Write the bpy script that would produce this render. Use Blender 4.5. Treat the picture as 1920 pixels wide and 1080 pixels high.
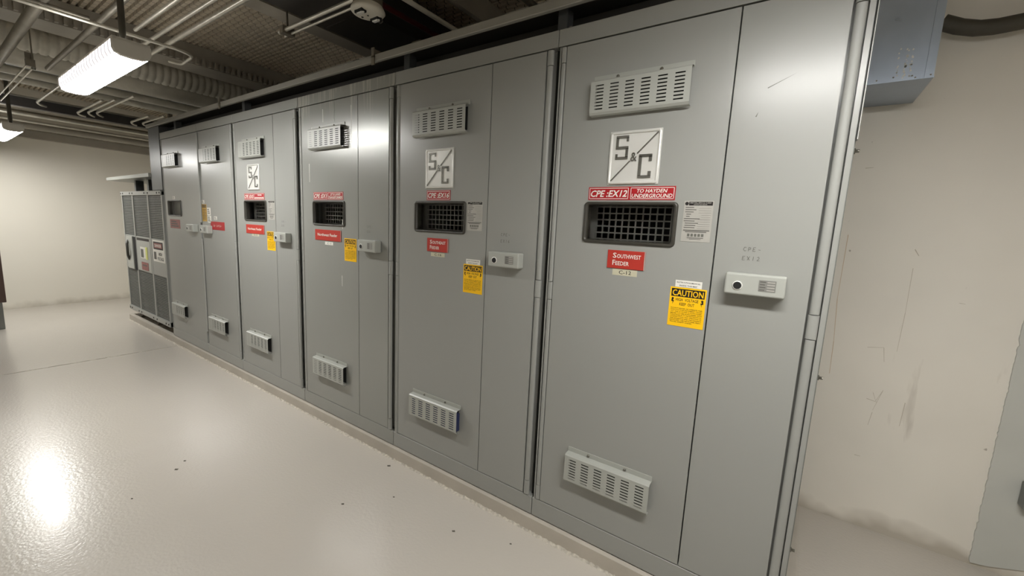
import bpy, bmesh, math, random
from mathutils import Vector, Matrix
random.seed(7)
for o in list(bpy.data.objects): bpy.data.objects.remove(o, do_unlink=True)
S = bpy.context.scene
C = S.collection
PI = math.pi

# ------------------------------------------------------------------ camera
cam = bpy.data.cameras.new('camera'); camo = bpy.data.objects.new('camera', cam); C.objects.link(camo)
def rotm(ya, pi, ro):
    Rz = Matrix.Rotation(ya, 3, 'Z'); Rx = Matrix.Rotation(pi, 3, 'X'); Ry = Matrix.Rotation(ro, 3, 'Y')
    return Rz @ Rx @ Ry
M = rotm(0.5986, -0.1438, -0.0477)
rt, fw, up = M.col[0], M.col[1], M.col[2]
mw = Matrix(((rt.x, up.x, -fw.x, 0.9019), (rt.y, up.y, -fw.y, -1.574), (rt.z, up.z, -fw.z, 1.3566), (0, 0, 0, 1)))
camo.matrix_world = mw
cam.sensor_width = 36.0; cam.lens = 774.585 / 1920 * 36.0; cam.clip_start = 0.02
S.camera = camo

# ------------------------------------------------------------------ world, exposure
w = bpy.data.worlds.new('world'); S.world = w; w.use_nodes = True
w.node_tree.nodes['Background'].inputs[0].default_value = (0.9, 0.95, 1, 1)
w.node_tree.nodes['Background'].inputs[1].default_value = 0.05
vs = S.view_settings
vs.view_transform = 'Standard'; vs.look = 'None'; vs.gamma = 1; vs.use_curve_mapping = False
vs.exposure = 1.16
LAMP = 38.0          # radiance of the fluorescent lenses

# ------------------------------------------------------------------ materials
def srgb(r, g, b):
    f = lambda c: (c/255/12.92) if c/255 <= 0.04045 else ((c/255+0.055)/1.055)**2.4
    return (f(r), f(g), f(b), 1)
MATS = {}
def mat(name, col, rough=0.5, metal=0.0, var=0.0, vscale=3.0, bump=0.0, bscale=40.0, bstretch=None, emit=None, spec=0.5, stretch=None, rvar=0.0, coat=0.0):
    m = bpy.data.materials.new(name); m.use_nodes = True; MATS[name] = m
    nt = m.node_tree; b = nt.nodes['Principled BSDF']
    b.inputs['Base Color'].default_value = col; b.inputs['Roughness'].default_value = rough
    b.inputs['Metallic'].default_value = metal; b.inputs['Specular IOR Level'].default_value = spec
    b.inputs['Coat Weight'].default_value = coat; b.inputs['Coat Roughness'].default_value = 0.12
    tc = nt.nodes.new('ShaderNodeTexCoord'); mp = nt.nodes.new('ShaderNodeMapping')
    nt.links.new(tc.outputs['Object'], mp.inputs[0])
    if stretch: mp.inputs['Scale'].default_value = stretch
    if var > 0 or rvar > 0:
        n = nt.nodes.new('ShaderNodeTexNoise'); n.inputs['Scale'].default_value = vscale; n.inputs['Detail'].default_value = 3
        nt.links.new(mp.outputs[0], n.inputs['Vector'])
    if var > 0:
        r = nt.nodes.new('ShaderNodeMapRange'); r.inputs[1].default_value = 0.0; r.inputs[2].default_value = 1.0
        r.inputs[3].default_value = 1-var*2.2; r.inputs[4].default_value = 1+var*1.8
        nt.links.new(n.outputs['Fac'], r.inputs[0])
        v = nt.nodes.new('ShaderNodeVectorMath'); v.operation = 'SCALE'; v.inputs[0].default_value = col[:3]
        nt.links.new(r.outputs[0], v.inputs['Scale']); nt.links.new(v.outputs[0], b.inputs['Base Color'])
    if rvar > 0:
        r = nt.nodes.new('ShaderNodeMapRange'); r.inputs[1].default_value = 0.0; r.inputs[2].default_value = 1.0
        r.inputs[3].default_value = max(.05, rough-rvar*2); r.inputs[4].default_value = rough+rvar*2
        nt.links.new(n.outputs['Fac'], r.inputs[0]); nt.links.new(r.outputs[0], b.inputs['Roughness'])
    if bump > 0:
        n2 = nt.nodes.new('ShaderNodeTexNoise'); n2.inputs['Scale'].default_value = bscale; n2.inputs['Detail'].default_value = 3
        m2 = nt.nodes.new('ShaderNodeMapping'); m2.inputs['Scale'].default_value = bstretch or (1, 1, 1); nt.links.new(tc.outputs['Object'], m2.inputs[0]); nt.links.new(m2.outputs[0], n2.inputs['Vector'])
        bp = nt.nodes.new('ShaderNodeBump'); bp.inputs['Strength'].default_value = bump; bp.inputs['Distance'].default_value = 0.01
        nt.links.new(n2.outputs['Fac'], bp.inputs['Height']); nt.links.new(bp.outputs[0], b.inputs['Normal'])
    if emit:
        b.inputs['Emission Color'].default_value = emit[0]; b.inputs['Emission Strength'].default_value = emit[1]
    return m
def N(m, t): return m.node_tree.nodes.new(t)
def mul_color(m, fac_socket, col, blend='MIX'):
    """mix the present base colour with col by fac"""
    nt = m.node_tree; b = nt.nodes['Principled BSDF']; mx = nt.nodes.new('ShaderNodeMix'); mx.data_type = 'RGBA'; mx.blend_type = blend
    if b.inputs['Base Color'].links: nt.links.new(b.inputs['Base Color'].links[0].from_socket, mx.inputs[6])
    else: mx.inputs[6].default_value = b.inputs['Base Color'].default_value
    mx.inputs[7].default_value = col; nt.links.new(fac_socket, mx.inputs[0]); nt.links.new(mx.outputs[2], b.inputs['Base Color'])

PAINT = srgb(149, 150, 146)
paint = mat('grey_enamel', PAINT, 0.30, metal=0.0, vscale=1.2, bump=0.035, bscale=60, bstretch=(1, 1, .12), rvar=0.035, spec=0.6)
paint_dk = mat('grey_enamel_old', srgb(120, 122, 118), 0.4, var=0.08, vscale=4)
paint_blue = mat('blue_grey_enamel', srgb(84, 86, 86), 0.38, var=0.06, vscale=2)
galv_lip = mat('grey_canopy_sheet', srgb(142, 140, 132), 0.42, var=0.12, vscale=5, stretch=(0.4, 1, 1))
vent_m = mat('vent_grey', srgb(166, 168, 162), 0.34, var=0.04, vscale=6)
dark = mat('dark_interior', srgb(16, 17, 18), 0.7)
blackr = mat('black_rubber', srgb(58, 56, 50), 0.4, var=0.1, vscale=30)
seam = mat('seam_black', srgb(20, 20, 18), 0.8)
glass = mat('window_glass', (1, 1, 1, 1), 0.02)
glass.node_tree.nodes['Principled BSDF'].inputs['Transmission Weight'].default_value = 1.0
glass.node_tree.nodes['Principled BSDF'].inputs['IOR'].default_value = 1.02
grid_m = mat('barrier_grid_grey', srgb(112, 112, 108), 0.5)
inner_m = mat('inner_wall_grey', srgb(84, 84, 84), 0.5)
blue_foam = mat('blue_filter_foam', srgb(40, 48, 88), 0.95, bump=0.6, bscale=300)
chrome = mat('polished_aluminium', srgb(226, 226, 222), 0.33, metal=0.30, var=0.06, vscale=8)
chrome_dk = mat('engraved_aluminium', srgb(150, 150, 146), 0.25, metal=0.8, var=0.35, vscale=14)
red = mat('sign_red', srgb(166, 26, 34), 0.4, var=0.04)
red2 = mat('sign_red_orange', srgb(178, 50, 40), 0.45, var=0.04)
red_f = mat('faded_red', srgb(150, 96, 92), 0.5, var=0.15, vscale=20)
white = mat('sign_white', srgb(226, 224, 216), 0.45)
cream_t = mat('cream_tape', srgb(196, 192, 168), 0.5)
yellow = mat('sign_yellow', srgb(250, 196, 12), 0.42, var=0.03)
pale_y = mat('pale_yellow_tag', srgb(214, 216, 130), 0.5)
mustard = mat('mustard_sign', srgb(184, 146, 62), 0.5, var=0.1, vscale=30)
black = mat('print_black', srgb(22, 18, 16), 0.5)
ink = mat('faint_ink', srgb(98, 98, 92), 0.6)
plate_g = mat('data_plate_grey', srgb(178, 176, 170), 0.4, metal=0.2, var=0.06, vscale=20)
plate_t = mat('data_plate_print', srgb(92, 90, 86), 0.5)
galv = mat('galvanized_blue', srgb(170, 182, 198), 0.30, metal=0.55, var=0.1, vscale=6, rvar=0.04)
conduit_m = mat('emt_conduit', srgb(198, 194, 182), 0.30, metal=0.6, var=0.15, vscale=12)
cond_dk = mat('old_conduit', srgb(128, 122, 110), 0.38, metal=0.5, var=0.25, vscale=10)
steel_dk = mat('dark_beam_paint', srgb(52, 48, 44), 0.6, var=0.15, vscale=5)
beam_m = mat('beam_grey', srgb(158, 152, 140), 0.5, var=0.12, vscale=4)
wrap_m = mat('pipe_wrap', srgb(206, 202, 190), 0.5, var=0.15, vscale=8, bump=0.2, bscale=30)
duct_m = mat('old_duct_steel', srgb(150, 155, 160), 0.35, metal=0.5, var=0.2, vscale=4)
red_pipe_m = mat('sprinkler_red', srgb(84, 26, 26), 0.45, var=0.2, vscale=10)
brown_m = mat('brown_panel', srgb(76, 56, 48), 0.5, var=0.2, vscale=10)
cable_m = mat('dark_cable_jacket', srgb(74, 70, 60), 0.6, var=0.15, vscale=10, bump=0.1, bscale=60)
screw_m = mat('screw_steel', srgb(120, 118, 110), 0.35, metal=0.8)
plastic_w = mat('white_plastic', srgb(208, 204, 192), 0.45, var=0.04)
lens_m = mat('lamp_lens', srgb(240, 240, 240), 0.3, emit=((1.0, 0.985, 0.945, 1), LAMP))
lens_dim = mat('lamp_lens_side', srgb(235, 230, 235), 0.3, emit=((1.0, 0.95, 0.97, 1), 0.25))
housing = mat('fixture_end_grey', srgb(222, 219, 212), 0.5)
caulk = mat('caulk_white', srgb(190, 184, 172), 0.8, var=0.3, vscale=60, bump=0.5, bscale=120)
padm = mat('painted_concrete_pad', srgb(184, 177, 166), 0.5, var=0.10, vscale=5, bump=0.1, bscale=50)
deck_m = mat('painted_deck', srgb(206, 194, 174), 0.55, var=0.14, vscale=5)
wall_m = mat('cream_wall', srgb(237, 232, 222), 0.6, var=0.06, vscale=1.6, bump=0.06, bscale=18)
wall2_m = mat('far_cream_wall', srgb(232, 227, 215), 0.6, var=0.03, vscale=1.0, bump=0.03, bscale=20)
bluewall_m = mat('blue_grey_wall_paint', srgb(200, 201, 195), 0.5, var=0.06, vscale=3, bump=0.04, bscale=30)
floor_m = mat('epoxy_floor', srgb(191, 185, 176), 0.24, vscale=1.1, bump=0.12, bscale=70, rvar=0.04, coat=0.25)

# scattered dirt specks on the floor, stains at the base and scuffs on the wall
def spots(m, scale, thr, col, soft=0.02, stretch=(1, 1, 1), amount=1.0):
    nt = m.node_tree; tc = N(m, 'ShaderNodeTexCoord'); mp = N(m, 'ShaderNodeMapping'); mp.inputs['Scale'].default_value = stretch
    n = N(m, 'ShaderNodeTexNoise'); n.inputs['Scale'].default_value = scale; n.inputs['Detail'].default_value = 4
    nt.links.new(tc.outputs['Object'], mp.inputs[0]); nt.links.new(mp.outputs[0], n.inputs['Vector'])
    r = N(m, 'ShaderNodeMapRange'); r.inputs[1].default_value = thr; r.inputs[2].default_value = thr+soft; r.inputs[4].default_value = amount
    nt.links.new(n.outputs['Fac'], r.inputs[0]); mul_color(m, r.outputs[0], col)
    return r
spots(floor_m, 45.0, 0.79, srgb(120, 112, 100), amount=0.8)
spots(wall_m, 3.2, 0.66, srgb(150, 138, 120), soft=0.10, stretch=(3.2, 1, 0.5), amount=0.45)
spots(wall_m, 14, 0.74, srgb(120, 108, 92), soft=0.03, stretch=(1.5, 1, 1), amount=0.6)
def height_stain(m, z0, z1, col, amount):      # dirt that collects low on the wall
    nt = m.node_tree; tc = N(m, 'ShaderNodeTexCoord'); sp = N(m, 'ShaderNodeSeparateXYZ'); nt.links.new(tc.outputs['Object'], sp.inputs[0])
    n = N(m, 'ShaderNodeTexNoise'); n.inputs['Scale'].default_value = 6; nt.links.new(tc.outputs['Object'], n.inputs['Vector'])
    a = N(m, 'ShaderNodeMath'); a.operation = 'MULTIPLY_ADD'; a.inputs[1].default_value = 0.16; nt.links.new(n.outputs['Fac'], a.inputs[0]); nt.links.new(sp.outputs['Z'], a.inputs[2])
    r = N(m, 'ShaderNodeMapRange'); r.inputs[1].default_value = z0; r.inputs[2].default_value = z1; r.inputs[3].default_value = amount; r.inputs[4].default_value = 0
    nt.links.new(a.outputs[0], r.inputs[0]); mul_color(m, r.outputs[0], col)
height_stain(wall_m, 0.03, 0.10, srgb(138, 126, 106), 0.55)
height_stain(wall2_m, 0.0, 0.10, srgb(150, 140, 122), 0.5)
# water-streaked enamel of one bay: chalky runs that start at its top edge
streak_paint = mat('streaked_enamel', PAINT, 0.27, metal=0.12, spec=0.6, vscale=1.2, bump=0.06, bscale=60, bstretch=(1, 1, .08))
def streaks(m):
    nt = m.node_tree; tc = N(m, 'ShaderNodeTexCoord'); sp = N(m, 'ShaderNodeSeparateXYZ'); nt.links.new(tc.outputs['Object'], sp.inputs[0])
    mp = N(m, 'ShaderNodeMapping'); mp.inputs['Scale'].default_value = (34, 1, 1.3); nt.links.new(tc.outputs['Object'], mp.inputs[0])
    n = N(m, 'ShaderNodeTexNoise'); n.inputs['Scale'].default_value = 1.0; n.inputs['Detail'].default_value = 5; nt.links.new(mp.outputs[0], n.inputs['Vector'])
    g = N(m, 'ShaderNodeMapRange'); g.inputs[1].default_value = 1.55; g.inputs[2].default_value = 2.16; g.inputs[3].default_value = -0.30; g.inputs[4].default_value = 0.10
    nt.links.new(sp.outputs['Z'], g.inputs[0])
    a = N(m, 'ShaderNodeMath'); a.operation = 'ADD'; nt.links.new(n.outputs['Fac'], a.inputs[0]); nt.links.new(g.outputs[0], a.inputs[1])
    r = N(m, 'ShaderNodeMapRange'); r.inputs[1].default_value = 0.60; r.inputs[2].default_value = 0.67; r.inputs[4].default_value = 0.42
    nt.links.new(a.outputs[0], r.inputs[0]); mul_color(m, r.outputs[0], srgb(196, 194, 182))
streaks(streak_paint)
# dark transverse joints of the deck
def deck_joints(m):
    nt = m.node_tree; tc = N(m, 'ShaderNodeTexCoord'); mp = N(m, 'ShaderNodeMapping'); mp.inputs['Location'].default_value = (0, 3.6-.77*.046, 0); nt.links.new(tc.outputs['Object'], mp.inputs[0])
    bt = N(m, 'ShaderNodeTexBrick'); bt.inputs['Color1'].default_value = (0, 0, 0, 1); bt.inputs['Color2'].default_value = (0, 0, 0, 1); bt.inputs['Mortar'].default_value = (1, 1, 1, 1)
    bt.inputs['Scale'].default_value = 1; bt.inputs['Brick Width'].default_value = 0.085; bt.inputs['Row Height'].default_value = 0.046; bt.inputs['Mortar Size'].default_value = 0.003
    nt.links.new(mp.outputs[0], bt.inputs['Vector']); mul_color(m, bt.outputs['Color'], srgb(90, 80, 68))
deck_joints(deck_m)

# ------------------------------------------------------------------ mesh helpers
class MB:
    def __init__(self): self.v = []; self.f = []; self.m = []; self.sm = []
    def add(self, vs, fs, mi=0, smooth=False):
        k = len(self.v); self.v += [tuple(p) for p in vs]; self.f += [tuple(i+k for i in f) for f in fs]
        self.m += [mi]*len(fs); self.sm += [smooth]*len(fs); return self
    def box(self, x0, x1, y0, y1, z0, z1, mi=0):
        vs = [(x0,y0,z0),(x1,y0,z0),(x1,y1,z0),(x0,y1,z0),(x0,y0,z1),(x1,y0,z1),(x1,y1,z1),(x0,y1,z1)]
        return self.add(vs, [(0,3,2,1),(4,5,6,7),(0,1,5,4),(1,2,6,5),(2,3,7,6),(3,0,4,7)], mi)
    def bbox(self, x0, x1, y0, y1, z0, z1, r=0.005, mi=0, seg=2):
        bm = bmesh.new(); bmesh.ops.create_cube(bm, size=1)
        for v in bm.verts: v.co = ((x0+x1)/2+v.co.x*(x1-x0), (y0+y1)/2+v.co.y*(y1-y0), (z0+z1)/2+v.co.z*(z1-z0))
        bmesh.ops.bevel(bm, geom=list(bm.edges), offset=r, segments=seg, profile=0.5, affect='EDGES')
        bm.verts.index_update(); self.add([v.co for v in bm.verts], [[v.index for v in f.verts] for f in bm.faces], mi, False); bm.free(); return self
    def tube(self, pts, r, n=10, mi=0, closed=False, caps=True, squash=None):
        P = [Vector(p) for p in pts]; L = len(P); ring = []; prev = None
        for i, p in enumerate(P):
            if closed: t = (P[(i+1) % L]-P[i-1]).normalized()
            else: t = ((P[i+1] if i < L-1 else P[i])-(P[i-1] if i else P[i])).normalized()
            if prev is None:
                a = Vector((0,0,1)) if abs(t.z) < 0.9 else Vector((1,0,0)); u = t.cross(a).normalized()
            else:
                u = (prev-t*prev.dot(t)).normalized()
            prev = u; vv = t.cross(u); rr = r[i] if isinstance(r, (list, tuple)) else r
            for k in range(n):
                a = 2*PI*k/n; o = u*math.cos(a)*rr+vv*math.sin(a)*rr
                if squash: o = Vector((o.x*squash[0], o.y*squash[1], o.z*squash[2]))
                ring.append(p+o)
        fs = []
        for i in range(L if closed else L-1):
            j = (i+1) % L
            for k in range(n): fs.append((i*n+k, i*n+(k+1) % n, j*n+(k+1) % n, j*n+k))
        self.add(ring, fs, mi, True)
        if caps and not closed:
            self.add(ring[:n], [tuple(reversed(range(n)))], mi); self.add(ring[-n:], [tuple(range(n))], mi)
        return self
    def cyl(self, a, b, r, n=12, mi=0): return self.tube([a, b], r, n, mi)
    def lathe(self, c, axis, prof, n=24, mi=0):
        ax = Vector(axis).normalized(); a = Vector((0,0,1)) if abs(ax.z) < 0.9 else Vector((1,0,0)); u = ax.cross(a).normalized(); v = ax.cross(u); c = Vector(c)
        vs = []; fs = []
        for (r, h) in prof:
            for k in range(n): t = 2*PI*k/n; vs.append(c+ax*h+(u*math.cos(t)+v*math.sin(t))*r)
        for i in range(len(prof)-1):
            for k in range(n): fs.append((i*n+k, i*n+(k+1) % n, (i+1)*n+(k+1) % n, (i+1)*n+k))
        self.add(vs, fs, mi, True); self.add(vs[:n], [tuple(range(n))], mi); self.add(vs[-n:], [tuple(range(n))], mi)
        return self
    def quad(self, x0, x1, y, z0, z1, mi=0):      # faces -Y
        return self.add([(x0,y,z0),(x1,y,z0),(x1,y,z1),(x0,y,z1)], [(0,1,2,3)], mi)
    def prism(self, poly, y0, y1, mi=0):          # poly in (x,z), extruded along y
        n = len(poly); vs = [(x, y0, z) for x, z in poly]+[(x, y1, z) for x, z in poly]
        fs = [tuple(range(n)), tuple(range(2*n-1, n-1, -1))]+[(i, i+n, (i+1) % n+n, (i+1) % n) for i in range(n)]
        return self.add(vs, fs, mi)
    def text(self, s, x0, x1, z0, z1, y, mi=0, shear=0.0, bold=0.0, rot=0.0, res=2, font_space=1.0, fit='both'):
        cu = bpy.data.curves.new('t', 'FONT'); cu.body = s; cu.size = 1; cu.shear = shear; cu.offset = bold; cu.resolution_u = res; cu.align_x = 'CENTER'; cu.space_character = font_space
        ob = bpy.data.objects.new('t', cu); C.objects.link(ob); dg = bpy.context.evaluated_depsgraph_get(); me = bpy.data.meshes.new_from_object(ob.evaluated_get(dg))
        co = [v.co.copy() for v in me.vertices]; fs = [tuple(p.vertices) for p in me.polygons]
        bpy.data.objects.remove(ob); bpy.data.curves.remove(cu); bpy.data.meshes.remove(me)
        if not co: return self
        ax, bx = min(c.x for c in co), max(c.x for c in co); ay, by = min(c.y for c in co), max(c.y for c in co)
        sx, sz = (x1-x0)/(bx-ax), (z1-z0)/(by-ay); cx, cz = (x0+x1)/2, (z0+z1)/2
        if fit == 'min': sx = sz = min(sx, sz)
        vs = []
        for c in co:
            px, pz = (c.x-(ax+bx)/2)*sx, (c.y-(ay+by)/2)*sz
            vs.append((cx+px*math.cos(rot)-pz*math.sin(rot), y, cz+px*math.sin(rot)+pz*math.cos(rot)))
        return self.add(vs, fs, mi)
    def mesh(self, name, mats):
        me = bpy.data.meshes.new(name); me.from_pydata(self.v, [], self.f)
        for m in (mats if isinstance(mats, (list, tuple)) else [mats]): me.materials.append(m)
        me.polygons.foreach_set('material_index', self.m); me.polygons.foreach_set('use_smooth', self.sm); me.update(); return me
    def obj(self, name, mats, parent=None, loc=(0,0,0), **kw):
        o = bpy.data.objects.new(name, self.mesh(name, mats)); C.objects.link(o); o.location = loc
        if parent is not None: o.parent = parent
        for k, v in kw.items(): o[k] = v
        return o
def thing(name, label, cat, loc=(0,0,0), group=None):
    o = bpy.data.objects.new(name, None); C.objects.link(o); o.location = loc; o.empty_display_size = 0.1
    o['label'] = label; o['category'] = cat
    if group: o['group'] = group
    return o
def link(name, me, parent, loc=(0,0,0), label=None):
    o = bpy.data.objects.new(name, me); C.objects.link(o); o.parent = parent; o.location = loc
    if label: o['label'] = label
    return o
def struct(mb, name, mats, label, loc=(0,0,0), cat=None):
    o = mb.obj(name, mats, loc=loc, kind='structure', label=label); o['category'] = cat or name.split('_')[0]; return o
def rounded(pts, rad, seg=6):
    P = [Vector(p) for p in pts]; out = [P[0]]
    for i in range(1, len(P)-1):
        a = (P[i-1]-P[i]); b = (P[i+1]-P[i]); r = min(rad, a.length*0.49, b.length*0.49); a.normalize(); b.normalize()
        A = P[i]+a*r; B = P[i]+b*r
        for k in range(seg+1):
            t = k/seg; out.append(A*(1-t)**2+P[i]*2*t*(1-t)+B*t*t)
    out.append(P[-1]); return out

# ================================================================== ROOM SHELL
FZ = -0.07
XR, YF = 3.4, -3.6
mb = MB(); mb.box(-4.471, XR+.2, YF-.2, 1.3, FZ-.15, FZ); mb.box(-8.9, -4.487, YF-.2, 1.3, FZ-.15, FZ); mb.box(-4.49, -4.47, YF, 1.2, FZ-.15, FZ-.006, 1)
struct(mb, 'floor', [floor_m, seam], 'glossy taupe epoxy floor with one straight saw-cut joint', cat='floor')
# ragged sealant along the saw cut
mb = MB(); y = -3.4
while y < -0.05:
    l = random.uniform(0.02, 0.09)
    if random.random() < 0.4:
        a, b = random.uniform(.003, .009), random.uniform(.003, .009); x = -4.474+random.uniform(-.004, .004)
        mb.add([(x-a, y, FZ), (x+a, y, FZ), (x+b, y+l, FZ), (x-b, y+l, FZ), (x, y+l*.5, FZ+.004)], [(0,1,4), (1,2,4), (2,3,4), (3,0,4)])
    y += l
struct(mb, 'trim_1', [caulk], 'ragged pale filler along the floor joint', cat='filler')

mb = MB(); mb.box(-8.9, XR+.2, 1.058, 1.25, FZ, 3.1); wb = struct(mb, 'wall_back', [wall_m], 'stained cream wall behind the steel cabinets')
def ribbon(mb, P, w):
    for (ax, az), (bx, bz) in zip(P, P[1:]):
        d = Vector((bx-ax, bz-az)).normalized(); mb.add([(ax-d.y*w, 1.0572, az+d.x*w), (ax+d.y*w, 1.0572, az-d.x*w), (bx+d.y*w*.6, 1.0572, bz-d.x*w*.6), (bx-d.y*w*.6, 1.0572, bz+d.x*w*.6)], [(0,3,2,1)])
scuff_m = mat('scuff_grey', srgb(196, 187, 172), 0.7); rust_m = mat('rust_run', srgb(206, 186, 160), 0.7)
for P, w, mm in (([(1.27, .603), (1.31, .595)], .002, scuff_m), ([(1.29, .64), (1.305, .60), (1.325, .66), (1.30, .55)], .0012, scuff_m), ([(1.345, 1.347), (1.362, 1.318)], .003, scuff_m), ([(1.30, .54), (1.292, .47)], .0015, scuff_m),
                 ([(1.35, 1.26), (1.352, 1.05), (1.348, .86)], .0015, scuff_m), ([(1.41, .62), (1.405, .50)], .002, scuff_m), ([(1.096, 1.403), (1.094, 1.082), (1.107, .863), (1.111, .693)], .0022, rust_m), ([(1.24, .86), (1.30, .87), (1.31, .80)], .0015, scuff_m),
                 ([(1.12, 1.72), (1.15, 1.722)], .002, scuff_m), ([(1.262, .30), (1.285, .30)], .002, scuff_m), ([(1.52, 1.12), (1.54, 1.118)], .0015, scuff_m)):
    mb = MB(); ribbon(mb, P, w*.7); mb.obj('scuff_mark', [mm], wb)
mb = MB()
# blue-grey painted stretch with a ragged hand-cut left edge and bottom edge
n = 260; L = []; 
for i in range(n+1):
    z = FZ+.012+(3.1-FZ-.03)*i/n; L.append((1.716+random.uniform(-.0018, .0018)+(0.003 if i % 17 == 0 else 0), z))
B = [(1.716+(XR-1.716)*i/30, FZ+.012+min(.05, .32*max(0, (XR-1.716)*i/30-.02))+random.uniform(-.003, .003)) for i in range(1, 31)]
mb.prism(L[:1]+B+[(XR, 3.08)]+L[:0:-1], 1.050, 1.058)
struct(mb, 'trim_2', [bluewall_m], 'blue-grey painted stretch of the back wall with a ragged edge', cat='wall')
mb = MB()   # far wall, a little out of square
mb.add([(-7.62, YF-.2, FZ), (-8.12, 1.25, FZ), (-8.12, 1.25, 3.1), (-7.62, YF-.2, 3.1), (-7.82, YF-.2, FZ), (-8.3, 1.25, FZ), (-8.3, 1.25, 3.1), (-7.82, YF-.2, 3.1)],
       [(0,1,2,3), (4,7,6,5), (3,2,6,7), (0,3,7,4), (1,5,6,2), (0,4,5,1)])
struct(mb, 'wall_far', [wall2_m], 'plain cream far wall at the left end of the room')
mb = MB(); mb.box(-8.3, XR+.2, YF-.2, YF, FZ, 3.1); struct(mb, 'wall_front', [wall2_m], 'plain cream wall opposite the cabinets')
mb = MB(); mb.box(XR, XR+.2, YF, 1.25, FZ, 3.1); struct(mb, 'wall_right', [wall2_m], 'plain cream wall past the right end of the cabinets')
# corrugated deck
mb = MB(); p = .046; y = YF; DZ = 2.91
prof = []
while y < 1.06:
    prof += [(y, DZ), (y+p*.52, DZ), (y+p*.60, DZ+.026), (y+p*.94, DZ+.026)]; y += p
vsx = []
for x in (-8.4, XR):
    vsx += [(x, yy, zz) for yy, zz in prof]
k = len(prof); mb.add(vsx, [(i, i+1, k+i+1, k+i) for i in range(k-1)])
mb.box(-8.6, XR+.2, YF-.2, 1.3, 3.06, 3.16, 1)
struct(mb, 'ceiling', [deck_m, steel_dk], 'underside of a narrow-ribbed painted metal deck')
# equipment pad and sealant bead
mb = MB(); mb.box(-6.22, 1.06, -.022, 1.05, FZ, 0)
struct(mb, 'trim_3', [padm], 'low concrete equipment pad under the cabinet row', cat='pad')
mb = MB(); x = -6.25; vs = []; ring = []
while x < 1.06:
    w = .005+random.uniform(-.004, .006)+(.006 if math.sin(x*3.1)*math.sin(x*7.7+1) > .1 else 0); h = .004+random.uniform(-.003, .005)
    ring.append([(x, -.022, FZ+h+.002), (x+random.uniform(-.004, .004), -.022-w*.6, FZ+h*.8), (x, -.022-w-.004, FZ)]); x += random.uniform(.005, .014)
for i, r in enumerate(ring): vs += r
fs = []
for i in range(len(ring)-1):
    a = i*3; fs += [(a, a+1, a+4, a+3), (a+1, a+2, a+5, a+4)]
mb.add(vs, fs)
struct(mb, 'trim_4', [caulk], 'crumbly whitish bead of sealant where the pad meets the floor', cat='sealant')

# ================================================================== SWITCHGEAR BAYS
Z1, Z2, Z3 = 0.0934, 2.0913, 2.1603      # base top, fascia bottom, top
D0 = 0.95                                 # depth
# shared meshes ------------------------------------------------------
def vent_mesh():
    W, H, Y = .365, .113, -.033; mb = MB(); xs = [0]; cols = []
    m0, sw, gp = .020, .033, .0254
    x = m0
    for i in range(6): cols.append((x, x+sw)); x += sw+gp
    rows = []; z = .010
    for i in range(8): rows.append((z, z+.0045)); z += .0122
    xb = [0]+[c for a in cols for c in a]+[W]; zb = [0]+[c for a in rows for c in a]+[H]
    for i in range(len(xb)-1):
        for j in range(len(zb)-1):
            if i % 2 == 1 and j % 2 == 1: continue
            mb.quad(xb[i], xb[i+1], Y, zb[j], zb[j+1])
    def sheet(y0, z0, y1, z1): mb.add([(0,y0,z0), (W,y0,z0), (W,y1,z1), (0,y1,z1)], [(0,1,2,3)])
    sheet(Y, H, Y+.006, H+.006); sheet(Y+.006, H+.006, -.003, H+.009)          # rolled top and flange
    mb.box(0, W, -.004, 0, H+.007, H+.028)
    sheet(-.006, -.010, Y+.007, -.008); sheet(Y+.007, -.008, Y, 0)                   # curved bottom lip
    for x in (.26*W, .70*W): mb.lathe((x, -.004, H+.017), (0,-1,0), [(.006, 0), (.006, .003), (.003, .005)], 10, 2)
    mb.quad(.012, W-.012, -.002, .004, H-.002, 1)                                  # flat dark panel, colours in the shade of the louvre opening
    return mb
vm = vent_mesh().mesh('vent_cover', [vent_m, dark, screw_m])
_b = vent_mesh(); _b.box(.02, .360, -.026, -.003, .002, .098, 3)
vm_blue = _b.mesh('vent_cover', [vent_m, dark, screw_m, blue_foam])

def rrect(x0, x1, z0, z1, r, y, seg=5):
    pts = []
    for cx, cz, a0 in ((x1-r, z1-r, 0), (x0+r, z1-r, 90), (x0+r, z0+r, 180), (x1-r, z0+r, 270)):
        for k in range(seg+1):
            a = math.radians(a0+90*k/seg); pts.append((cx+r*math.cos(a), y, cz+r*math.sin(a)))
    return pts
WX0, WX1, WZ0, WZ1 = .167, .532, 1.314, 1.477
def ring_mesh(loops):
    mb = MB(); n = len(loops[0]); vs = [p for L in loops for p in L]
    return mb.add(vs, [(i*n+k, i*n+(k+1) % n, (i+1)*n+(k+1) % n, (i+1)*n+k) for i in range(len(loops)-1) for k in range(n)], 0, True)
def gl(dx, dz, r, y): return rrect(WX0+dx, WX1-dx, WZ0+dz, WZ1-dz, r, y)
gasket = ring_mesh([gl(0, 0, .016, 0), gl(.001, .001, .016, -.005), gl(.004, .004, .014, -.008), gl(.009, .008, .011, -.008), gl(.015, .012, .009, -.002), gl(.018, .014, .008, .010), gl(.018, .014, .008, .028)]).mesh('window_gasket', [blackr])
mb = MB(); mb.box(WX0+.016, WX1-.016, .004, .008, WZ0+.012, WZ1-.012); pane = mb.mesh('window_pane', [glass])
mb = MB(); px, pz = .0275, .0262
for i in range(13): x = .188+px*i; mb.box(x, x+.0055, .078, .083, 1.30, 1.49)
for j in range(8): z = 1.302+pz*j; mb.box(.188, .530, .076, .081, z, z+.0055)
mb.box(.150, .188, .076, .083, 1.29, 1.50)
gridme = mb.mesh('barrier_grid', [grid_m])
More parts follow.
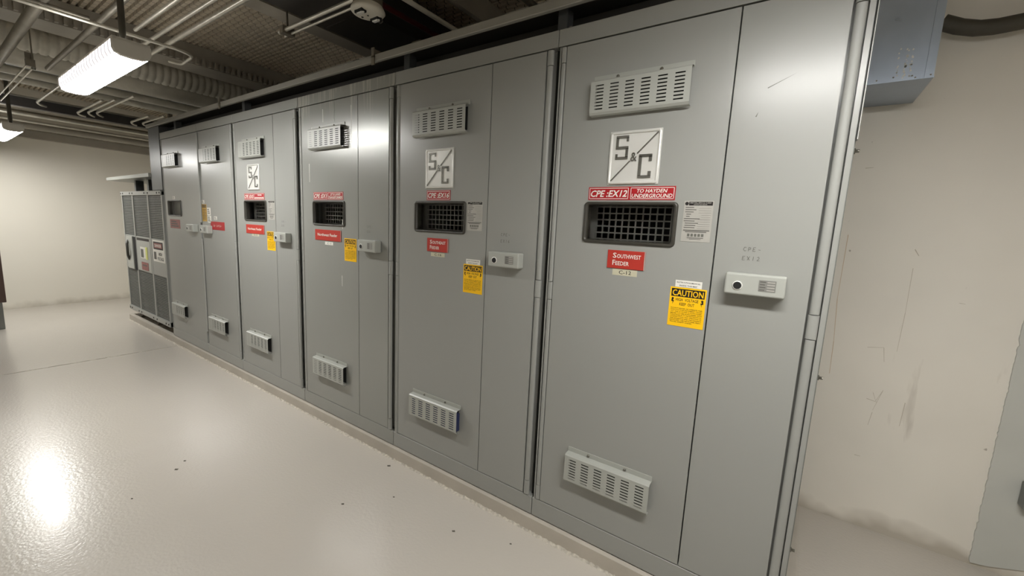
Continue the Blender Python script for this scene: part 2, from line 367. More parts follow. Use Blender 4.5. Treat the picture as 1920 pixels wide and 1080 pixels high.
mb = MB(); a, b, c, d = .10, .56, 1.28, 1.51
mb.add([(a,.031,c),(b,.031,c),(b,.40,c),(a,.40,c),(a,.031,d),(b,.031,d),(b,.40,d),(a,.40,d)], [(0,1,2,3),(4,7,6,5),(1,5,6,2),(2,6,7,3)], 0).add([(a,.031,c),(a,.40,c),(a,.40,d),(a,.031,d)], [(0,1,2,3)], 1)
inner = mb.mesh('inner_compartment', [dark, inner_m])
mb = MB(); mb.add([(a,.033,c),(b,.033,c),(b,.055,c),(a,.055,c),(a,.033,d),(b,.033,d),(b,.055,d),(a,.055,d)], [(0,1,2,3),(4,7,6,5),(1,5,6,2),(2,6,7,3),(0,3,7,4)]); blank_in = mb.mesh('inner_compartment', [vent_m])

def handle_mesh():
    mb = MB(); mb.bbox(0, .171, -.045, .0, 0, .070, .006, 0, 3)
    mb.lathe((.038, -.044, .030), (0,-1,0), [(.0150, 0), (.0150, .003), (.0125, .003)], 20, 1)
    mb.lathe((.038, -.0455, .030), (0,-1,0), [(.0122, 0), (.0120, .0022)], 20, 2)
    mb.quad(.098, .145, -.0457, .018, .054, 6)
    for i in range(4):
        mb.quad(.101, .117-.002*(i % 2), -.0459, .047-i*.0085, .050-i*.0085, 4); mb.quad(.121, .142, -.0459, .047-i*.0085, .050-i*.0085, 5)
    return mb
cover_p = mat('etched_plate', srgb(138, 138, 134), 0.4, metal=0.3)
hm = handle_mesh().mesh('latch_handle', [vent_m, chrome, dark, plate_t, plate_t, plate_g, cover_p])

def hinge_mesh(r, x):
    mb = MB()
    for z0, z1, rr in ((Z1+.006, .168, r*.97), (.1705, 1.0545, r*.86), (1.057, 1.133, r*.97), (1.1355, 2.0265, r*.86), (2.029, Z2-.004, r*.97)):
        mb.tube([(x, .003, z0), (x, .003, z1)], rr, 16, squash=(1, .7, 1))
    return mb
hinge_p = mat('hinge_enamel', PAINT, 0.48, bump=0.03, bscale=120)
hinge_r = hinge_mesh(.0155, .967).mesh('hinge', [hinge_p]); hinge_l = hinge_mesh(.0115, .029).mesh('hinge', [hinge_p])

def emblem_mesh():
    mb = MB(); x0, x1, z0, z1 = 0, .195, 0, .197
    mb.box(x0, x1, -.003, 0, z0, z1, 0)
    mb.tube(rrect(x0+.006, x1-.006, z0+.006, z1-.006, .006, -.003, 2), .0055, 6, 1, closed=True)
    y = -.0045
    def st(poly): mb.prism(poly, y-.002, -.002, 2)
    w = .0045
    # diagonal, broken around the small ampersand
    def diag(a, b):
        (ax, az), (bx, bz) = a, b; d = Vector((bx-ax, bz-az)).normalized(); nx, nz = -d.y*w*.5, d.x*w*.5
        st([(ax+nx, az+nz), (ax-nx, az-nz), (bx-nx, bz-nz), (bx+nx, bz+nz)])
    diag((.014, .014), (.084, .086)); diag((.110, .112), (.182, .184))
    def rect(a, b, c, d): st([(a, c), (b, c), (b, d), (a, d)])
    # squared letter S, upper left
    t = .0095
    rect(.026, .074, .170, .170+t); rect(.026, .026+t, .140, .172); rect(.026, .074, .131, .131+t); rect(.074-t, .074, .100, .133); rect(.026, .074, .093, .093+t); rect(.066, .074, .158, .172); rect(.026, .034, .101, .113)
    # squared letter C, lower right
    rect(.118, .166, .098, .098+t); rect(.118, .118+t*1.15, .030, .100); rect(.118, .166, .022, .022+t); rect(.155, .166, .082, .100); rect(.155, .166, .030, .046)
    # small ampersand in the middle
    mb.text('&', .086, .110, .084, .116, y-.0022, 2, bold=.01, res=3)
    return mb
em = emblem_mesh().mesh('emblem_plate', [chrome, chrome, chrome_dk])

def caution_mesh(instr):
    W, H = .123, .143; mb = MB(); mb.box(0, W, -.0012, 0, 0, H, 0); y = -.0016
    mb.quad(.005, W-.005, y, H-.034, H-.005, 1); mb.text('CAUTION', .009, W-.009, H-.031, H-.009, y-.0004, 0, bold=.015)
    mb.text('HIGH  VOLTAGE', .022, W-.024, H-.050, H-.039, y, 1, bold=.01)
    mb.text('KEEP  OUT', .036, W-.036, H-.066, H-.055, y, 1, bold=.01)
    for x, s in ((.012, 1), (W-.012, -1)):
        mb.add([(x+s*a, y, H-.052+b) for a, b in ((-.004, .014), (.004, .012), (.000, .002), (.005, .003), (-.001, -.012), (.0005, -.002), (-.005, -.001))], [(0,1,2,6), (6,2,3,5), (5,3,4)], 1)
    rows = ['DO NOT ENTER OR OPERATE THIS', 'HIGH-VOLTAGE EQUIPMENT UNLESS', 'YOU ARE QUALIFIED & AUTHORIZED', 'BEFORE YOU ARE AUTHORIZED WITH', 'A KNOWLEDGE OF THE INSTALLATION,', 'CONSTRUCTION, AND OPERATION OF', 'THE APPARATUS AND THE HAZARDS', 'INVOLVED. USE NATIONAL ELEC-', 'TRICAL SAFETY CODES.']
    for i, s in enumerate(rows):
        mb.text(s, .008, W-.008-(.03 if i == 8 else 0), H-.0785-i*.0064, H-.0745-i*.0064, y, 1, bold=.012, res=1)
    if instr:
        mb.box(.015, W-.018, -.001, 0, H+.001, H+.026, 2)
        mb.text('INSTRUCTION MANUAL', .020, W-.023, H+.0155, H+.021, -.0014, 1, res=1, bold=.008); mb.text('INSIDE THIS BAY', .030, W-.033, H+.0045, H+.010, -.0014, 1, res=1, bold=.008)
    return mb
cau1 = caution_mesh(True).mesh('caution_sign', [yellow, black, white]); cau0 = caution_mesh(False).mesh('caution_sign', [yellow, black, white])

def spec_mesh():
    W, H = .096, .142; mb = MB(); mb.box(0, W, -.001, 0, 0, H, 0); y = -.0014
    mb.quad(.016, W-.003, y, H-.016, H-.003, 1); mb.lathe((.009, -.001, H-.0095), (0,-1,0), [(.0062, 0), (.0062, .0004)], 14, 1)
    mb.text('METAL-ENCLOSED', .020, W-.007, H-.0090, H-.0050, y-.0003, 0, res=1, bold=.01); mb.text('SWITCHGEAR', .032, W-.02, H-.0145, H-.0105, y-.0003, 0, res=1, bold=.01)
    for i, (a, b) in enumerate(((.006, .034), (.006, .042), (.006, .034), (.010, .026), (.010, .022), (.004, .056), (.004, .040), (.008, .052), (.008, .044), (.006, .042))):
        z = H-.024-i*.0078; mb.quad(a, b, y, z, z+.0026, 2); mb.quad(.05+.01*(2 < i < 5), W-.006, y, z-.002, z-.0014, 2)
    mb.quad(.005, W-.005, y, .038, .0415, 2); mb.quad(.012, W-.014, y, .033, .036, 2)
    for i in range(5): mb.quad(.020+i*.0115, .028+i*.0115, y, .018, .028, 3)
    mb.quad(.020, W-.022, y, .012, .0145, 2); mb.quad(.028, W-.03, y, .008, .010, 2)
    return mb
spm = spec_mesh().mesh('data_plate', [plate_g, black, plate_t, ink])

def sign_cpe(left, right=None):
    H = .050; W = .168; mb = MB()
    def panel(x0, lines, it):
        mb.box(x0, x0+W, -.0014, 0, 0, H, 0); y = -.0018
        for a in ((x0+.004, x0+W-.004, .004, .0062), (x0+.004, x0+W-.004, H-.0062, H-.004), (x0+.004, x0+.0062, .004, H-.004), (x0+W-.0062, x0+W-.004, .004, H-.004)): mb.quad(a[0], a[1], y, a[2], a[3], 1)
        if len(lines) == 1: mb.text(lines[0], x0+.010, x0+W-.009, .0115, H-.0125, y-.0003, 1, shear=.25, bold=.022)
        elif not lines[0]:
            for q in range(9):
                a = x0+.012+q*.0165; mb.quad(a, a+.012, y-.0003, .0085+.002*(q % 2), .0195, 1)
                if 2 < q < 7: mb.quad(a, a+.011, y-.0003, .030+.002*(q % 2), .040, 1)
        else:
            mb.text(lines[0], x0+.028, x0+W-.028, H/2+.002, H-.0095, y-.0003, 1, shear=.22, bold=.018); mb.text(lines[1], x0+.009, x0+W-.009, .0085, H/2-.002, y-.0003, 1, shear=.22, bold=.018)
    panel(0, [left], 1)
    if right: panel(W, right, 1)
    return mb.mesh('feeder_number_sign', [red, white])
def sign_feeder(kind, lines, W):
    H = .071; mb = MB(); mb.bbox(0, W, -.004, 0, 0, H, .001, 0, 1); mb.quad(W-.003, W, -.0042, 0, H, 2)
    if kind == 'caps':
        for i, s in enumerate(lines):
            z = H-.030-i*.028; n = len(s); w = (.110 if i == 0 else .066)*W/.148; x = .022*W/.148; fw = w*.155 if i == 0 else w*.19
            mb.text(s[0], x, x+fw*.85, z, z+.020, -.0045, 1, bold=.012); mb.text(s[1:], x+fw, x+w, z, z+.0155, -.0045, 1, bold=.012)
    else: mb.text(lines[0], W*.11, W*.87, H*.40, H*.66, -.0045, 1, bold=.012)
    return mb.mesh('feeder_name_sign', [red2, white, vent_m])
def tag_mesh(s, W=.094, H=.024, m=cream_t):
    mb = MB(); mb.box(0, W, -.0008, 0, 0, H, 0); mb.text(s, W*.27, W*.77, H*.22, H*.82, -.0012, 1, bold=.004); return mb.mesh('number_tag', [m, black])

def scribble(lines):
    """two hand-written lines in marker, each stroke a thin flat ribbon"""
    G = {'C': [[(1,.9),(.4,1),(0,.4),(.5,0),(1,.15)]], 'P': [[(.1,0),(.2,1),(.9,.85),(.8,.5),(.2,.45)]], 'E': [[(.9,1),(.1,.95),(0,0),(.9,.05)], [(.1,.5),(.7,.5)]], '-': [[(.2,.45),(.9,.4)]],
         'X': [[(0,1),(.9,0)], [(.9,1),(.1,0)]], '1': [[(.5,1),(.4,0)]], '2': [[(.1,.8),(.6,1),(.8,.6),(.1,0),(1,.05)]], '6': [[(.8,1),(.1,.5),(.3,0),(.8,.2),(.6,.5),(.1,.4)]], '5': [[(.9,1),(.2,1),(.1,.6),(.8,.4),(.6,0),(0,.1)]]}
    mb = MB(); h = .013
    for li, s in enumerate(lines):
        for ci, ch in enumerate(s):
            for stx in G[ch]:
                P = [(ci*.0140+a*.0085, -li*.030+b*h) for a, b in stx]
                for (ax, az), (bx, bz) in zip(P, P[1:]):
                    d = Vector((bx-ax, bz-az)); 
                    if d.length < 1e-6: continue
                    d.normalize(); nx, nz = -d.y*.0008, d.x*.0008
                    mb.add([(ax+nx, 0, az+nz), (ax-nx, 0, az-nz), (bx-nx, 0, bz-nz), (bx+nx, 0, bz+nz)], [(0,1,2,3)])
    return mb.mesh('marker_writing', [ink])

def plate_hole(mb, x0, x1, z0, z1, hx0, hx1, hz0, hz1, y0, y1):
    mb.box(x0, hx0, y0, y1, z0, z1); mb.box(hx1, x1, y0, y1, z0, z1); mb.box(hx0, hx1, y0, y1, z0, hz0); mb.box(hx0, hx1, y0, y1, hz1, z1)

def cabinet(X, W, label, spec):
    """one bay; X = left seam in the room, everything inside in bay coordinates"""
    t = thing('switchgear_cabinet', label, 'cabinet', (X, 0, 0), 'steel switchgear cabinets in the row')
    P = streak_paint if spec.get('streak') else paint
    g = .0016
    # frame: side posts, body behind the doors, top
    mb = MB(); fy = .036
    mb.box(g, W-g, fy, D0, Z1-.02, Z3-.002) if not spec.get('window', True) else None
    if spec.get('window', True):
        plate_hole(mb, g, W-g, Z1-.02, Z3-.002, .10, .56, 1.28, 1.51, fy, D0)
    mb.box(.0085, .0145, .003, fy, Z1, Z2)                 # thin left return
    mb.box(W-.0155, W-.0015, .026 if X < -.5 else .006, fy, Z1, Z2, 1 if X < -.5 else 0); mb.box(g, .008, .026, fy, Z1, Z2, 1)     # black strips that colour in the shade of the seam recess
    mb.obj('cabinet_body', [P, seam], t)
    mb = MB(); mb.bbox(g, W-g, 0, .05, Z2+.002, Z3, .002, 0, 1); mb.box(.004, W-.004, -.003, .004, Z2+.002, Z2+.010); mb.obj('top_rail', [P], t)
    mb = MB(); mb.bbox(g, W-g, 0, .06, .003, Z1, .003, 0, 1); mb.obj('base_rail', [P], t)
    mb = MB(); mb.box(.0, W, .02, .9, -.0005, .004); mb.obj('base_shadow_gap', [seam], t) if False else None
    def vent(d, x, z, blue=False):
        v = link('vent_cover', vm_blue if blue else vm, d, (x, 0, z)); return v
    if spec['type'] == 'double':
        dz0, dz1 = Z1+.004, Z2-.003
        mb = MB(); plate_hole(mb, .043, .663, dz0, dz1, .180, .519, 1.323, 1.468, 0, .028); d = mb.obj('door', [P], t)
        link('hinge', hinge_l, t); link('hinge', hinge_r, t)
        vent(d, .173, 1.810); vent(d, .173, .275, spec.get('blue'))
        link('window_gasket', gasket, d); link('window_pane', pane, d)
        link('inner_compartment', inner, t); link('barrier_grid', gridme, t)
        if spec.get('emblem') is not None: link('emblem_plate', em, d, (spec['emblem'], 0, spec.get('ez', 1.542)), 'polished square emblem plate with two letters and a diagonal')
        for nm, me, x, z, lb in spec['signs']: link(nm, me, d, (x, 0, z), lb)
        mb = MB(); mb.box(.668, .947, 0, .028, dz0, dz1); d2 = mb.obj('door', [P], t)
        link('latch_handle', hm, d2, (.714, 0, 1.176))
        if spec.get('scr'): link('marker_writing', scribble(spec['scr']), d2, (.752, -.0006, 1.318))
        for q in spec.get('marks', []):
            mb = MB(); (a, b, c, e), wd = q; dd = Vector((c-a, e-b)).normalized(); mb.add([(a-dd.y*wd, -.0005, b+dd.x*wd), (a+dd.y*wd, -.0005, b-dd.x*wd), (c, -.0005, e)], [(0,1,2)]); mb.obj('scratch', [ink], d2)
    else:
        dz0, dz1 = Z1+.004, Z2-.003; x0, x1 = spec['door']
        mb = MB()
        if spec.get('window', True): plate_hole(mb, x0, x1, dz0, dz1, spec['wx']+.013, spec['wx']+.352, 1.323, 1.468, 0, .028)
        else: mb.box(x0, x1, 0, .028, dz0, dz1)
        d = mb.obj('door', [P], t)
        link('hinge', hinge_r if spec['hinge'] == 'r' else hinge_l, t, (W-1 if spec['hinge'] == 'r' else 0, 0, 0))
        vent(d, spec['vx'], 1.810); vent(d, spec['vx'], .275)
        if spec.get('window', True):
            o = (spec['wx']-WX0, 0, 0); link('window_gasket', gasket, d, o); link('window_pane', pane, d, o); link('inner_compartment', blank_in, t, o)
        for nm, me, x, z, lb in spec['signs']: link(nm, me, d, (x, 0, z), lb)
        link('latch_handle', hm, d, (spec['hx'], 0, 1.178))
        if spec.get('bar') is not None:      # astragal bar where the two doors meet
            mb = MB(); mb.bbox(spec['bar'], spec['bar']+.04, -.012, .0, 1.27, dz1-.004, .004, 0, 1); mb.bbox(spec['bar']+.008, spec['bar']+.03, -.010, .0, .22, 1.12, .004, 0, 1); mb.obj('astragal', [paint], t)
    return t

tagC12 = tag_mesh('C-12', .098); tagC16 = tag_mesh('C-16', .100, .020); tagC1 = tag_mesh('C-1', .092, .020, white); tagC5 = tag_mesh('C-5', .12, .018)
cabinet(0, 1.0, 'nearest grey steel cabinet, at the right end of the row, with a Southwest Feeder sign', dict(type='double', emblem=.257, scr=['CPE-', 'EX12'],
    marks=[((.763, 1.829, .838, 1.864), .0016), ((.74, 1.745, .746, 1.76), .002)],
    signs=[('feeder_number_sign', sign_cpe('CPE :EX12', ['TO HAYDEN', 'UNDERGROUND']), .181, 1.4835, 'red and white sign reading CPE EX12 to Hayden underground'),
           ('data_plate', spm, .551, 1.339, None), ('feeder_name_sign', sign_feeder('caps', ['SOUTHWEST', 'FEEDER'], .149), .283, 1.2195, 'red sign reading Southwest Feeder'),
           ('number_tag', tagC12, .307, 1.193, None), ('caution_sign', cau1, .534, 1.030, None)]))
cabinet(-1, 1.0, 'second grey steel cabinet from the right, with a Southeast Feeder sign', dict(type='double', emblem=.247, scr=['CPE-', 'EX16'], blue=True,
    signs=[('feeder_number_sign', sign_cpe('CPE :EX16'), .257, 1.4815, 'red and white sign reading CPE EX16'),
           ('data_plate', spm, .541, 1.335, None), ('feeder_name_sign', sign_feeder('caps', ['SOUTHEAST', 'FEEDER'], .151), .268, 1.214, 'red sign reading Southeast Feeder'),
           ('number_tag', tagC16, .295, 1.189, None), ('caution_sign', cau1, .528, 1.025, None)]))
cabinet(-2, 1.0, 'third grey steel cabinet from the right, with chalky water streaks and a Northwest Feeder sign', dict(type='double', streak=True, scr=['CPE-', 'EX1'],
    signs=[('feeder_number_sign', sign_cpe('CPE :EX1', ['LIT & LAND', 'TRANSFORMER']), .176, 1.4825, 'red and white sign reading CPE EX1'),
           ('feeder_name_sign', sign_feeder('line', ['Northwest Feeder'], .296), .190, 1.2165, 'wide red sign reading Northwest Feeder'),
           ('number_tag', tagC1, .302, 1.189, None), ('caution_sign', cau0, .521, 1.100, None)]))
W3 = 1.0098
cabinet(-3.0098, W3, 'fourth grey steel cabinet from the right, with emblem plate and Northeast Feeder sign', dict(type='double', emblem=.247, ez=1.556, scr=['CPE-', 'EX5'],
    signs=[('feeder_number_sign', sign_cpe('CPE :EX5', ['', '']), .170, 1.482, 'red and white sign reading CPE EX5'),
           ('data_plate', spm, .560, 1.335, None), ('feeder_name_sign', sign_feeder('line', ['Northeast Feeder'], .302), .185, 1.2155, 'wide red sign reading Northeast Feeder'),
           ('number_tag', tagC5, .275, 1.196, None), ('caution_sign', cau0, .525, 1.100, None)]))
def small_sign(nm, W, H, ms, draw=None):
    mb = MB(); mb.box(0, W, -.0015, 0, 0, H, 0)
    if draw: draw(mb, W, H)
    return mb.mesh(nm, ms)
def d_must(mb, W, H):
    mb.quad(.006, W-.006, -.002, H-.03, H-.006, 1); mb.text('CAUTION', .01, W-.01, H-.026, H-.011, -.0024, 0, bold=.01)
    for i in range(7): mb.quad(.01, W-.01-.01*(i % 2), -.002, .02+i*.014, .024+i*.014, 1)
def d_lines(mb, W, H):
    for i in range(3): mb.quad(W*.12, W*(.85-.1*i), -.002, H*(.2+.25*i), H*(.32+.25*i), 1)
mu = small_sign('caution_sign', .100, .155, [mustard, black, white], d_must)
tg = small_sign('paper_tag', .075, .065, [white, ink], d_lines)
sm = small_sign('paper_tag', .060, .030, [white, ink], d_lines)
def d_bus(mb, W, H):
    for k in range(8):
        if k != 2: x = W*(.22+.073*k); mb.quad(x, x+W*.014, -.002, H*.38, H*.62, 1); mb.quad(x, x+W*.045, -.002, H*(.38+.09*(k % 3)), H*(.43+.09*(k % 3)), 1)
rb = small_sign('feeder_name_sign', .290, .073, [red, white], d_bus)
rf = small_sign('faded_sign', .275, .092, [red_f, ink], d_lines)
cabinet(-3.7397, 3.7397-3.0098, 'narrow fifth grey steel cabinet from the right, with mustard sign and plain red sign', dict(type='single', window=False, door=(.022, .675), hinge='r', vx=.118, hx=.075,
    signs=[('caution_sign', mu, .034, 1.285, 'mustard yellow warning sign'), ('paper_tag', tg, .145, 1.345, None), ('paper_tag', tg, .150, 1.275, None), ('paper_tag', sm, .030, 1.447, None), ('paper_tag', sm, .290, 1.305, None),
           ('feeder_name_sign', rb, .210, 1.215, 'red sign')], bar=-.012))
cabinet(-4.7004, .9607, 'leftmost grey steel cabinet of the row, with a blank window and a faded red sign', dict(type='single', door=(.043, .935), hinge='l', wx=.118, vx=.120, hx=.705,
    signs=[('faded_sign', rf, .142, 1.190, 'faded red sign'), ('paper_tag', sm, .26, 1.485, None)]))
sc = [o for o in bpy.data.objects if o.name.startswith('switchgear_cabinet') and 'streak' in o['label']][0]
sd = [o for o in sc.children if o.name.startswith('door')]
for P, w_, mm in (([(.425, 2.085), (.43, 2.03), (.426, 1.985), (.433, 1.96)], .0016, seam), ([(.130, 1.72), (.131, 1.60)], .0022, white), ([(.165, 1.95), (.166, 1.84)], .0015, white), ([(.50, 1.36), (.501, 1.30)], .003, white), ([(.49, 1.0), (.491, .93)], .0018, white), ([(.30, 2.05), (.301, 1.97)], .002, white), ([(.60, 2.04), (.602, 1.80)], .0018, white)):
    mb = MB()
    for (ax, az), (bx, bz) in zip(P, P[1:]): mb.add([(ax-w_, -.0004, az), (bx-w_*.7, -.0004, bz), (bx+w_*.7, -.0004, bz), (ax+w_, -.0004, az)], [(0,1,2,3)])
    mb.obj('drip_stain', [mm], sd[0])
# right end panel with its bolts
e = thing('end_panel', 'thin steel edge strip with bolts on the right end of the cabinet row', 'panel', (1.0, 0, 0))
mb = MB(); mb.box(.0005, .0035, .045, D0, .02, Z3); mb.obj('side_sheet', [paint_dk], e)
for z in (.284, .916, 1.638): mb = MB(); mb.lathe((.003, .09, z), (1,0,0), [(.009, 0), (.009, .006), (.005, .006), (.005, .016)], 8); mb.obj('bolt', [screw_m], e)
mb = MB(); mb.box(.004, .0065, .02, .05, 1.66, 2.16); mb.obj('edge_strip', [vent_m], e)

# ================================================================== DRIP CANOPY over the row
c = thing('drip_canopy', 'long flat sheet-metal drip canopy raised on short posts above the cabinet row', 'canopy', (-2, 0, Z3))
mb = MB(); mb.bbox(-3.07, 3.0, -.012, .012, .079, .116, .003, 0, 1); mb.obj('front_lip', [galv_lip], c)
mb = MB(); mb.box(-3.07, 3.0, .012, 1.05, .108, .116); mb.obj('roof_sheet', [steel_dk], c)
for x in (-2.7, -1.0, -.86, 1.0, 1.99, 1.03):
    pass
for x in (-2.45, -.93, 1.02, 1.98):
    mb = MB(); mb.box(x-.022, x+.022, .06, .11, 0, .108); mb.box(x+.036, x+.050, .05, .09, 0, .03); mb.obj('post', [paint_blue], c)
mb = MB(); mb.box(-3.05, 3.0, .16, .9, .0, .106); mb.obj('bus_enclosure', [steel_dk], c)
for x in (-1.18, .83):
    mb = MB(); mb.box(x-.012, x+.012, -.020, .03, .098, .106); mb.box(x-.012, x+.012, -.020, -.013, .060, .150); mb.box(x-.014, x+.014, -.016, .05, .118, .140); mb.obj('clip', [cond_dk], c)
# transition column between the row and the mesh cabinet
mb = MB(); mb.bbox(-.165, .165, 0, .9, .0, .655, .004, 0, 1)
t = thing('transition_column', 'blue-grey steel column rising between the mesh cabinet and the canopy', 'column', (-4.885, 0, 1.580))
mb.obj('column_shell', [paint_blue], t)
mb = MB(); mb.box(-.30, -.165, .10, .30, .345, .365); mb.obj('bracket', [steel_dk], t)

# ================================================================== MESH-FRONT CABINET
m = thing('mesh_cabinet', 'grey cabinet with wire-mesh front panels at the far end of the row', 'cabinet', (-5.5, 0, 0))
X0, X1 = -.735, .735
mb = MB(); mb.box(X0+.01, X1-.01, .06, .9, .09, 1.54); mb.obj('inner_body', [dark], m)
mb = MB(); mb.box(X0, X0+.03, 0, .9, .075, 1.57); mb.box(X1-.03, X1, 0, .9, .075, 1.57)
for x in (-.29, .27): mb.bbox(x-.02, x+.02, -.002, .05, .10, 1.55, .003, 0, 1)
mb.obj('frame_post', [paint], m)
for z0, z1 in ((.075, .130), (1.530, 1.578)):
    mb = MB(); mb.bbox(X0, X1, -.010, .05, z0, z1, .003, 0, 1)
    for x in (-.70, -.62, -.34, -.24, .20, .32, .62, .70): mb.lathe((x, -.010, (z0+z1)/2), (0,-1,0), [(.011, 0), (.009, .004)], 8, 1)
    mb.obj('frame_rail', [paint, steel_dk], m)
for (a, b) in ((-.70, -.31), (-.27, .25), (.29, .705)):
    for (z0, z1) in ((1.045, 1.53), (.130, .632)):
        mb = MB(); x = a
        while x < b: mb.box(x, x+.0065, .010, .013, z0, z1); x += .021
        z = z0
        while z < z1: mb.box(a, b, .007, .010, z, z+.0065); z += .0195
        mb.obj('mesh_screen', [paint_dk], m)
for i, (a, b) in enumerate(((-.70, -.31), (-.27, .25), (.29, .705))):
    mb = MB(); mb.box(a, b, .0, .03, .632, 1.045); mb.obj('solid_panel', [paint], m)
mb = MB(); mb.box(-.60, -.37, -.016, .0, .63, 1.035); mb.box(-.37, -.29, -.005, .0, .62, 1.03, 1); mb.obj('operator_box', [vent_m, dark], m)
mb = MB(); mb.tube(rounded([(-.55, -.012, .98), (-.52, -.035, .94), (-.48, -.04, .87), (-.51, -.035, .79), (-.55, -.012, .74)], .03), .014, 8); mb.obj('operating_handle', [blackr], m)
mb = MB(); mb.box(-.235, .205, -.004, 0, 1.0, 1.03, 1); mb.box(-.255, .235, -.002, 0, .635, 1.04, 0); mb.obj('access_plate', [vent_m, steel_dk], m)
mb = MB(); mb.box(-.12, .07, -.006, -.002, .79, .925, 0); mb.quad(-.10, .0, -.0065, .80, .90, 1); mb.obj('paper_label', [white, ink], m)
mb = MB(); mb.box(.07, .13, -.007, -.002, .785, .93, 0); mb.obj('pale_yellow_tag', [pale_y], m, label='pale yellow hanging tag')
mb = MB(); mb.box(-.11, .13, -.005, -.002, .65, .745, 0); mb.quad(-.08, .10, -.0055, .70, .715, 1); mb.obj('faded_sign', [red_f, ink], m, label='faded red sign')
mb = MB(); mb.box(.33, .70, -.003, 0, .79, 1.035, 0); mb.quad(.36, .67, -.004, .93, 1.015, 1); mb.box(.39, .64, -.0055, -.004, .945, 1.0, 2)
mb.text('DANGER', .41, .62, .957, .988, -.006, 0, bold=.015); mb.text('HIGH\nVOLTAGE', .47, .67, .81, .90, -.004, 1, bold=.01); mb.quad(.36, .44, -.004, .815, .90, 3)
mb.obj('danger_sign', [white, black, red_f, plate_t], m, label='black and white danger sign')
for x in (-.50, .12):
    mb = MB(); mb.box(x-.04, x+.04, .05, .12, .0, .09); mb.box(x-.06, x+.06, .03, .14, .0, .012); mb.obj('foot', [cond_dk], m)
# its own small canopy on a dark riser
s = thing('small_drip_canopy', 'small pale sheet-metal canopy on dark risers above the mesh cabinet', 'canopy', (-5.9, 0, 1.578))
mb = MB(); mb.add([(-.85, -.02, .150), (.835, -.02, .150), (.835, .9, .150), (-.85, .9, .150), (-.85, -.02, .186), (.835, -.02, .190), (.835, .9, .190), (-.85, .9, .186)], [(0,3,2,1),(4,5,6,7),(0,1,5,4),(1,2,6,5),(2,3,7,6),(3,0,4,7)]); mb.obj('canopy_sheet', [vent_m], s)
mb = MB(); mb.box(-.18, .84, .30, .85, 0, .149); mb.obj('riser_back', [dark], s)
for x in (-.24, .25, .78): mb = MB(); mb.box(x-.03, x+.03, .12, .2, 0, .150); mb.obj('riser', [paint_blue], s)

# ================================================================== RIGHT SIDE: galvanized box, cable, junction box
g = thing('galvanized_duct', 'bluish galvanized steel duct box hanging on the wall past the right end of the row', 'duct', (1.15, .70, 2.0))
mb = MB(); mb.box(-.13, .097, .0, .352, .0, .95); mb.obj('duct_shell', [galv], g)
mb = MB(); mb.box(.070, .0735, -.004, .0, .002, .95); mb.box(-.13, .099, -.0035, .0, .0, .004); mb.obj('seam_flange', [galv], g)
for x, z in ((-.07, .013), (-.02, .018), (.035, .016), (.045, .008), (.088, .012)): mb = MB(); mb.lathe((x, -.0005, z), (0,-1,0), [(.003, 0), (.002, .002)], 8); mb.obj('rivet', [cond_dk], g)
mb = MB()
for q in range(46):
    cx = random.choice((-.012, .010, .026))+random.uniform(-.003, .003); cz = random.uniform(.012, .125); r_ = random.uniform(.0012, .004)
    mb.add([(cx-r_, -.0008, cz-r_*.6), (cx+r_*.4, -.0008, cz-r_), (cx+r_, -.0008, cz+r_*.5), (cx-r_*.3, -.0008, cz+r_*1.4)], [(0,1,2,3)])
mb.obj('stencil_print', [white], g)
mb = MB(); P = [(1.285, 2.301), (1.339, 2.272), (1.393, 2.254), (1.447, 2.249), (1.517, 2.253), (1.62, 2.27), (1.9, 2.33), (2.3, 2.42), (2.9, 2.5), (3.38, 2.52)]
mb.tube([(x, .985, z) for x, z in P], .030, 12)
o = mb.obj('cable', [cable_m]); o['label'] = 'thick dark sagging cable crossing the upper wall at right'; o['category'] = 'cable'
j = thing('junction_box', 'small dark grey electrical box low on the blue-grey wall at the right edge', 'box', (1.87, 1.05, .335))
mb = MB(); mb.bbox(-.058, .058, -.055, 0, -.055, .055, .006, 0, 2); mb.obj('box_body', [paint_dk], j)
mb = MB(); mb.box(-.05, .05, -.058, -.055, -.047, .047); mb.lathe((-.035, -.058, -.035), (0,-1,0), [(.004, 0), (.003, .002)], 8); mb.obj('cover_plate', [paint_dk], j)

# grey cabinet and brown-edged panel at the far left
l = thing('tall_grey_cabinet', 'dark grey cabinet edge with a brown side board at the left edge of the picture', 'cabinet', (-6.9, -1.6, FZ))
mb = MB(); mb.bbox(-.4, .4, -.5, .56, 0, 1.15, .004, 0, 1); mb.obj('cabinet_body', [paint_dk], l)
mb = MB(); mb.bbox(.41, .45, -.45, .588, .316, 1.10, .004, 0, 1); mb.obj('side_board', [brown_m], l)

